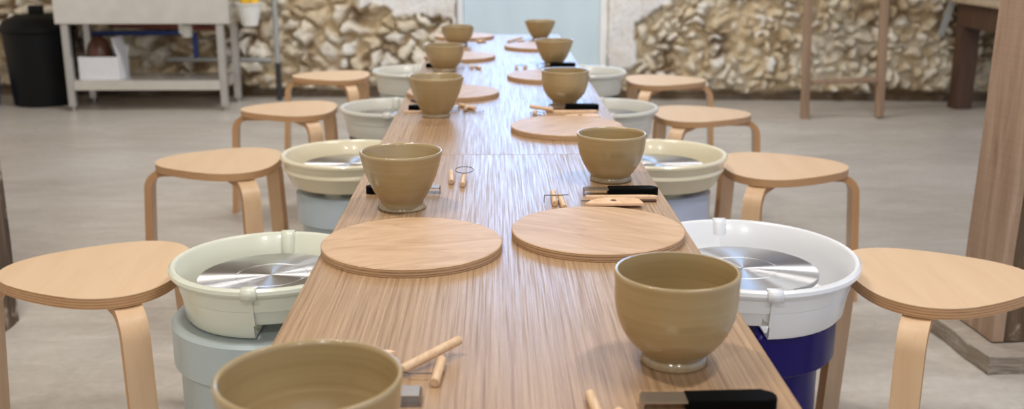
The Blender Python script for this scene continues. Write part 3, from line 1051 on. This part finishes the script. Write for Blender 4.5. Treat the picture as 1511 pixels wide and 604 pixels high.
wheel(-0.470, 2.075, -1, 0.201, 'split', M['pan_grey'], M['body_grey'], M['head_fine'], 'pottery wheel nearest on the left, pale pan with clips on a grey-green body', drum_r=0.208, col_r=0.196)
wheel(-0.452, 3.165, -1, 0.207, 'round', M['pan_cream'], M['body_blue'], M['head_fine'], 'pottery wheel second on the left, cream pan on a pale blue body', drum_r=0.168, col_r=0.152, head_r=0.145)
wheel(-0.405, 4.060, -1, 0.200, 'split', M['pan_dull'], M['body_black'], M['head_fine'], 'pottery wheel third on the left, dull white clipped pan on a dark body', drum_r=0.17, col_r=0.15)
wheel(-0.405, 5.180, -1, 0.200, 'split', M['pan_dull'], M['body_grey'], M['head_fine'], 'farthest pottery wheel on the left, next to the farthest left stool', drum_r=0.17, col_r=0.15)
wheel(0.533, 2.105, 1, 0.234, 'split', M['pan_white'], M['body_navy'], M['head_rings'], 'pottery wheel nearest on the right, white pan on a navy blue body', sy=1.10, head_r=0.158, drum_r=0.2, col_r=0.168)
wheel(0.506, 3.150, 1, 0.214, 'round', M['pan_cream'], M['body_lilac'], M['head_fine'], 'pottery wheel second on the right, cream pan on a pale lilac body', drum_r=0.17, col_r=0.152, head_r=0.145)
wheel(0.440, 4.040, 1, 0.204, 'split', M['pan_dull'], M['body_grey'], M['head_fine'], 'pottery wheel third on the right, dull white pan beside third stool', drum_r=0.17, col_r=0.15)
wheel(0.450, 5.130, 1, 0.204, 'split', M['pan_dull'], M['body_black'], M['head_fine'], 'farthest pottery wheel on the right, dull pan on a dark body', drum_r=0.17, col_r=0.15)


# ------------------------------------------------------------------ timber posts
def slab(name, lo, hi, mat, parent, amp, cut, seed):
    """box with subdivided, slightly uneven faces"""
    bm = bmesh.new()
    box_bm(bm, lo, hi)
    bmesh.ops.subdivide_edges(bm, edges=bm.edges, cuts=cut, use_grid_fill=True)
    rnd = random.Random(seed)
    for v in bm.verts:
        n = Vector((math.sin(v.co.z * 9 + seed) + math.sin(v.co.z * 23 + v.co.y * 30), math.sin(v.co.z * 7 + 2 * seed) + math.sin(v.co.x * 40 + v.co.z * 15), 0))
        v.co += n * amp * 0.5 + Vector((rnd.uniform(-amp, amp), rnd.uniform(-amp, amp), 0)) * 0.4
    return from_bm(name, bm, mat, parent, angle=60)


p = thing('timber_post', 'rough timber post with plaster patches on a concrete pad at right', 'post', (1.49, 2.785, 0), 0, 'timber posts beside the table')
slab('post', (-0.070, -0.095, 0.055), (0.11, 0.095, 2.6), M['post_dark'], p, 0.004, 9, 1)
slab('side_board', (-0.105, -0.095, 0.055), (-0.072, 0.095, 2.6), M['post_light'], p, 0.0022, 9, 2)
slab('concrete_pad', (-0.165, -0.19, 0.0), (0.2, 0.15, 0.05), M['plinth'], p, 0.006, 13, 3)
p.rotation_euler = (0, rad(0.9), rad(4))
p = thing('timber_post', 'dark weathered timber post cut off by the left edge', 'post', (-1.578, 2.945, 0), 0, 'timber posts beside the table')
slab('post', (-0.1, -0.1, 0.0), (0.1, 0.1, 2.6), M['post_dark'], p, 0.004, 9, 4)

# ------------------------------------------------------------------ steel sink bench and what is around it
s = thing('steel_sink', 'stainless steel sink bench on square legs against the stone wall', 'sink', (-2.33, 7.165, 0))
bm = bmesh.new()
X0, X1, Y0, Y1 = -0.575, 0.577, -0.20, 0.235
box_bm(bm, (X0, Y0, 0.585), (X1, Y0 + 0.012, 0.90), 0.004)
box_bm(bm, (X0, Y1 - 0.012, 0.585), (X1, Y1, 0.98), 0.004)
box_bm(bm, (X0, Y0 + 0.012, 0.585), (X0 + 0.012, Y1 - 0.012, 0.90), 0.003)
box_bm(bm, (X1 - 0.012, Y0 + 0.012, 0.585), (X1, Y1 - 0.012, 0.90), 0.003)
box_bm(bm, (X0 + 0.012, Y0 + 0.012, 0.60), (X1 - 0.012, Y1 - 0.012, 0.612), 0.002)
from_bm('basin', bm, M['steel'], s)
rb = bmesh.new()
box_bm(rb, (X0 - 0.02, Y0 - 0.025, 0.90), (X1 + 0.02, Y0 + 0.04, 0.925), 0.005)
box_bm(rb, (X0 - 0.02, Y0 + 0.04, 0.90), (X0 + 0.05, Y1 - 0.012, 0.925), 0.005)
box_bm(rb, (X1 - 0.05, Y0 + 0.04, 0.90), (X1 + 0.02, Y1 - 0.012, 0.925), 0.005)
from_bm('basin_rim', rb, M['steel'], s)
for lx in (-0.52, 0.505):
    for ly in (-0.165, 0.205):
        l = box('leg', (lx - 0.024, ly - 0.024, 0.03), (lx + 0.024, ly + 0.024, 0.585), M['steel_matt'], s, 0.004)
        f = lathe('foot', [(0.0, 0.0), (0.018, 0.0), (0.02, 0.006), (0.012, 0.012), (0.012, 0.03), (0.0, 0.03)], M['steel_matt'], l, seg=20)
        f.location = (lx, ly, 0)
sb = bmesh.new()
box_bm(sb, (-0.496, -0.175, 0.20), (0.481, 0.21, 0.21), 0.002)
box_bm(sb, (-0.496, -0.185, 0.142), (0.481, -0.175, 0.21), 0.003)
box_bm(sb, (0.481, -0.141, 0.142), (0.491, 0.181, 0.21), 0.003)
box_bm(sb, (-0.506, -0.141, 0.142), (-0.496, 0.181, 0.21), 0.003)
from_bm('under_shelf', sb, M['steel'], s)

# white cardboard box with an open flap, brown bag inside
bx = thing('cardboard_box', 'open white cardboard box with a raised flap on the sink shelf', 'box', (-2.668, 7.135, 0.21))
bm = bmesh.new()
w, d, h, th = 0.135, 0.10, 0.15, 0.004
box_bm(bm, (-w, -d, 0), (w, d, th))
box_bm(bm, (-w, -d, th), (w, -d + th, h))
box_bm(bm, (-w, d - th, th), (w, d, h))
box_bm(bm, (-w, -d + th, th), (-w + th, d - th, h))
box_bm(bm, (w - th, -d + th, th), (w, d - th, h))
from_bm('carton', bm, M['white_card'], bx, False)
fm = bmesh.new()
box_bm(fm, (-0.002, -d, 0), (0.002, d, 0.13))
f = from_bm('flap', fm, M['white_card'], bx, False)
f.location = (w - 0.002, 0, h)
f.rotation_euler = (0, rad(-14), 0)
fm = bmesh.new()
box_bm(fm, (-w, -0.002, -0.0), (w, 0.002, 0.07))
f = from_bm('flap', fm, M['white_card'], bx, False)
f.location = (0, d - 0.002, h)
f.rotation_euler = (rad(-30), 0, 0)
bag = lathe('brown_bag', [(0.0, 0.0), (0.075, 0.0), (0.088, 0.02), (0.09, 0.12), (0.084, 0.18), (0.066, 0.23), (0.035, 0.262), (0.02, 0.275), (0.0, 0.28)], M['brown_glass'], None, seg=40, angle=80)
bag.location = (-2.690, 7.135, 0.2145)
tag(bag, 'rounded dark brown bag standing inside the open white box', 'bag')

# hanging tub with yellow gloves
tb = thing('hanging_tub', 'white tapered plastic tub hung on the right end of the sink', 'tub', (-1.652, 7.12, 0.558))
prof = [(0.0, 0.0), (0.045, 0.0), (0.052, 0.006), (0.086, 0.145), (0.093, 0.149), (0.093, 0.156), (0.082, 0.156), (0.048, 0.012), (0.0, 0.008)]
lathe('tub', prof, M['white_soft'], tb, seg=48, angle=40)
bm = bmesh.new()
sweep_rect_bm(bm, [(-0.088, 0, 0.12), (-0.0955, 0, 0.165), (-0.0955, 0, 0.372), (-0.13, 0, 0.373)], [(1, 0, 0), (1, 0, 0), (0.7, 0, 0.7), (0, 0, 1)], (0, 1, 0), 0.03, 0.004)
from_bm('hook', bm, M['steel_matt'], tb)
gl = bmesh.new()
for k in range(5):
    a = k * 1.25
    tube_bm(gl, [(0.0, 0.0, 0.03), (0.03 * math.cos(a), 0.03 * math.sin(a), 0.09), (0.05 * math.cos(a), 0.045 * math.sin(a), 0.13 + 0.008 * k), (0.058 * math.cos(a + 0.3), 0.052 * math.sin(a + 0.3), 0.155 + 0.006 * k)], [0.016, 0.02, 0.017, 0.011], 10)
g = from_bm('rubber_gloves', gl, M['yellow'])
g.location = (-1.652, 7.12, 0.592)
tag(g, 'yellow rubber gloves stuffed in the white hanging tub', 'gloves')

# pipes along the wall
def wy(x, off=0.075):
    return WALL_Y + math.tan(ROTW) * x - off


tag(tube('water_pipe', [(-2.95, wy(-2.95), 0.47), (-2.5, wy(-2.5), 0.478), (-2.16, wy(-2.16), 0.482), (-2.137, wy(-2.137), 0.47), (-2.135, wy(-2.135), 0.30)], 0.018, M['pipe_blue']), 'blue water pipe running under the sink along the wall', 'pipe')
tag(tube('water_pipe', [(-2.75, wy(-2.75), 0.533), (-2.3, wy(-2.3), 0.52), (-1.93, wy(-1.93), 0.512)], 0.017, M['pipe_red']), 'rust red water pipe running just beneath the sink basin', 'pipe')
tag(tube('wall_conduit', [(-2.35, wy(-2.35), 0.29), (-2.0, wy(-2.0), 0.29), (-1.59, wy(-1.59), 0.288)], 0.017, M['pipe_grey']), 'grey horizontal conduit low on the stone wall behind the sink', 'pipe')
vp = thing('wall_conduit', 'grey upright conduit on the stone wall right of the sink', 'pipe', (-1.548, wy(-1.548), 0))
tube('pipe', [(0, 0, 0.27), (0, 0, 1.9)], 0.018, M['pipe_grey'], vp, 14)
o = tube('pipe', [(0, 0, 0.0), (0, 0, 0.27)], 0.02, M['pipe_dark'], vp, 14)
o['label'] = 'dark lower length of the pipe'
tr = thing('drain_trap', 'white plastic drain trap hanging beneath the sink basin', 'drain', (-2.135, 7.18, 0.0))
tube('pipe', [(0, 0, 0.585), (0, 0, 0.52), (0.004, 0, 0.505)], 0.02, M['white_soft'], tr, 14)
lathe('trap_cup', [(0.0, 0.475), (0.03, 0.478), (0.036, 0.49), (0.036, 0.555), (0.022, 0.565), (0.0, 0.565)], M['white_soft'], tr, seg=28).location = (0.035, 0, 0)

# black bin with domed lid, blue tub beside it
b = thing('waste_bin', 'large black round waste bin with a domed lid left of the sink', 'bin', (-3.175, 7.33, 0))
lathe('bin_body', [(0.0, 0.0), (0.195, 0.0), (0.206, 0.01), (0.235, 0.50), (0.243, 0.51), (0.243, 0.53), (0.23, 0.53), (0.195, 0.02), (0.0, 0.02)], M['bin'], b, seg=64, angle=40)
ld = lathe('lid', [(0.0, 0.525), (0.248, 0.515), (0.253, 0.52), (0.253, 0.54), (0.242, 0.547), (0.22, 0.585), (0.14, 0.622), (0.0, 0.635)], M['bin'], b, seg=64, angle=40)
hb = bmesh.new()
box_bm(hb, (-0.05, -0.022, 0.62), (0.05, 0.022, 0.685), 0.012, 3)
from_bm('lid_handle', hb, M['bin'], ld)
bt = lathe('plastic_bucket', [(0.0, 0.0), (0.08, 0.0), (0.088, 0.005), (0.108, 0.19), (0.114, 0.195), (0.114, 0.205), (0.102, 0.205), (0.084, 0.012), (0.0, 0.01)], M['blue_tub'], None, seg=40, angle=40)
bt.location = (-3.545, 7.22, 0)
tag(bt, 'blue plastic bucket at the left edge beside the black bin', 'bucket')

# ------------------------------------------------------------------ right back corner
fr = thing('wooden_trestle', 'slim upright timber trestle with two posts and a low rung', 'trestle', (2.262, 6.61, 0))
for sx in (-1, 1):
    bm = bmesh.new()
    box_bm(bm, (sx * 0.243 - 0.025, -0.025, 0), (sx * 0.243 + 0.025, 0.025, 1.75), 0.006)
    o = from_bm('upright', bm, M['frame_timber'], fr)
for z in (0.245, 0.98, 1.65):
    box('rung', (-0.218, -0.015, z - 0.015), (0.218, 0.015, z + 0.015), M['frame_timber'], fr, 0.004)

fr.rotation_euler = (0, rad(-2.5), 0)

bn = thing('wooden_workbench', 'dark brown rustic workbench in the right back corner', 'bench', (3.71, 6.94, 0))
box('bench_top', (-0.60, -0.74, 0.715), (0.75, 0.17, 0.75), M['bench_top'], bn, 0.006)
ab = bmesh.new()
box_bm(ab, (-0.56, -0.70, 0.56), (-0.51, 0.13, 0.715), 0.004)
box_bm(ab, (-0.51, -0.70, 0.56), (0.70, -0.65, 0.715), 0.004)
box_bm(ab, (-0.51, 0.08, 0.56), (0.70, 0.13, 0.715), 0.004)
from_bm('apron', ab, M['brown_timber'], bn)
for lx in (-0.50, 0.64):
    for ly in (-0.64, 0.07):
        slab('leg', (lx - 0.062, ly - 0.055, 0), (lx + 0.058, ly + 0.055, 0.56), M['brown_timber'], bn, 0.004, 4, 5)
kb = lathe('knob', [(0.0, 0.0), (0.012, 0.0), (0.012, 0.012), (0.024, 0.02), (0.026, 0.03), (0.02, 0.038), (0.0, 0.04)], M['white_soft'], bn, seg=28, angle=70)
kb.location = (-0.352, 0.08, 0.59)
kb.rotation_euler = (PI / 2, 0, 0)
kb['label'] = 'round white knob on the back rail'
stick = box('metal_strip', (-0.022, -0.006, -0.13), (0.022, 0.006, 0.13), M['pipe_grey'], None, 0.003)
stick.location = (3.125, 7.17, 0.60)
stick.rotation_euler = (0, rad(14), ROTW)
tag(stick, 'pale metal strip hung slanting on the stone wall above the brown workbench leg', 'strip')

# ------------------------------------------------------------------ light
wd = D.worlds.new('sky')
SC.world = wd
wd.use_nodes = True
bg = wd.node_tree.nodes['Background']
bg.inputs[0].default_value = (0.96, 0.98, 1.0, 1)
bg.inputs[1].default_value = 0.56
wt = wd.node_tree
wtc = nd(wt, 'ShaderNodeTexCoord')
wsp = nd(wt, 'ShaderNodeSeparateXYZ')
wt.links.new(wtc.outputs['Generated'], wsp.inputs[0])
wmr = nd(wt, 'ShaderNodeMapRange')
wmr.inputs['From Min'].default_value = -1.0
wmr.inputs['From Max'].default_value = 1.0
wt.links.new(wsp.outputs['X'], wmr.inputs[0])
wt.links.new(ramp(wt, wmr.outputs[0], [(0.1, (1.0, 0.88, 0.75, 1)), (0.5, (0.95, 0.95, 0.95, 1)), (0.9, (0.72, 0.92, 1.32, 1))]), bg.inputs[0])


def area(name, loc, target, sx, sy, power, col):
    l = D.lights.new(name, 'AREA')
    l.shape = 'RECTANGLE'
    l.size, l.size_y = sx, sy
    l.energy = power
    l.color = col
    o = D.objects.new(name, l)
    COL.objects.link(o)
    o.location = loc
    o.rotation_euler = (Vector(target) - Vector(loc)).to_track_quat('-Z', 'Y').to_euler()
    return o


area('doorway_daylight', (0.27, WALL_Y + 0.75, 2.0), (0.27, 2.0, 0.6), 1.1, 1.9, 30, (0.24, 0.52, 1.0))
area('unseen_lamp', (-0.8, 5.2, 3.9), (-0.7, 7.2, 0.3), 1.2, 0.15, 46, (0.95, 0.97, 1.0))  # unseen lamp added to brighten the left part of the back wall
area('unseen_lamp', (0.7, 5.3, 3.9), (0.5, 7.2, 0.3), 1.2, 0.15, 36, (0.95, 0.97, 1.0))  # added likewise, brightens the wall around the doorway
area('unseen_lamp', (-1.0, 1.6, 3.9), (-0.4, 2.2, 0.0), 1.2, 0.15, 46, (1.0, 0.96, 0.9))
area('unseen_lamp', (1.4, 1.6, 3.9), (0.8, 2.2, 0.0), 1.2, 0.15, 48, (0.97, 0.98, 1.0))
area('unseen_lamp', (-0.7, -1.3, 3.0), (-0.2, 1.6, 0.6), 0.3, 0.12, 16, (0.95, 0.98, 1.0))  # unseen lamp added behind the camera for glints inside the bowls
area('unseen_lamp', (0.8, -1.6, 3.2), (0.3, 1.6, 0.6), 0.3, 0.12, 16, (1.0, 0.97, 0.9))  # second small lamp added behind the camera for bowl highlights

# ------------------------------------------------------------------ camera
cam = D.cameras.new('camera')
cam.sensor_width = 36.0
cam.lens = F_PX / W_PX * 36.0
cam.clip_start = 0.02
cam.dof.use_dof = True
cam.dof.focus_distance = 1.75
cam.dof.aperture_fstop = cam.lens / 8.5
co = D.objects.new('camera', cam)
COL.objects.link(co)
co.location = (0, 0, CAM_H)
co.rotation_euler = (PI / 2 - TILT, 0, -YAW)
SC.camera = co

SC.view_settings.view_transform = 'Standard'
SC.view_settings.look = 'None'
SC.view_settings.gamma = 1.0
SC.view_settings.exposure = 0.40
SC.view_settings.use_curve_mapping = False
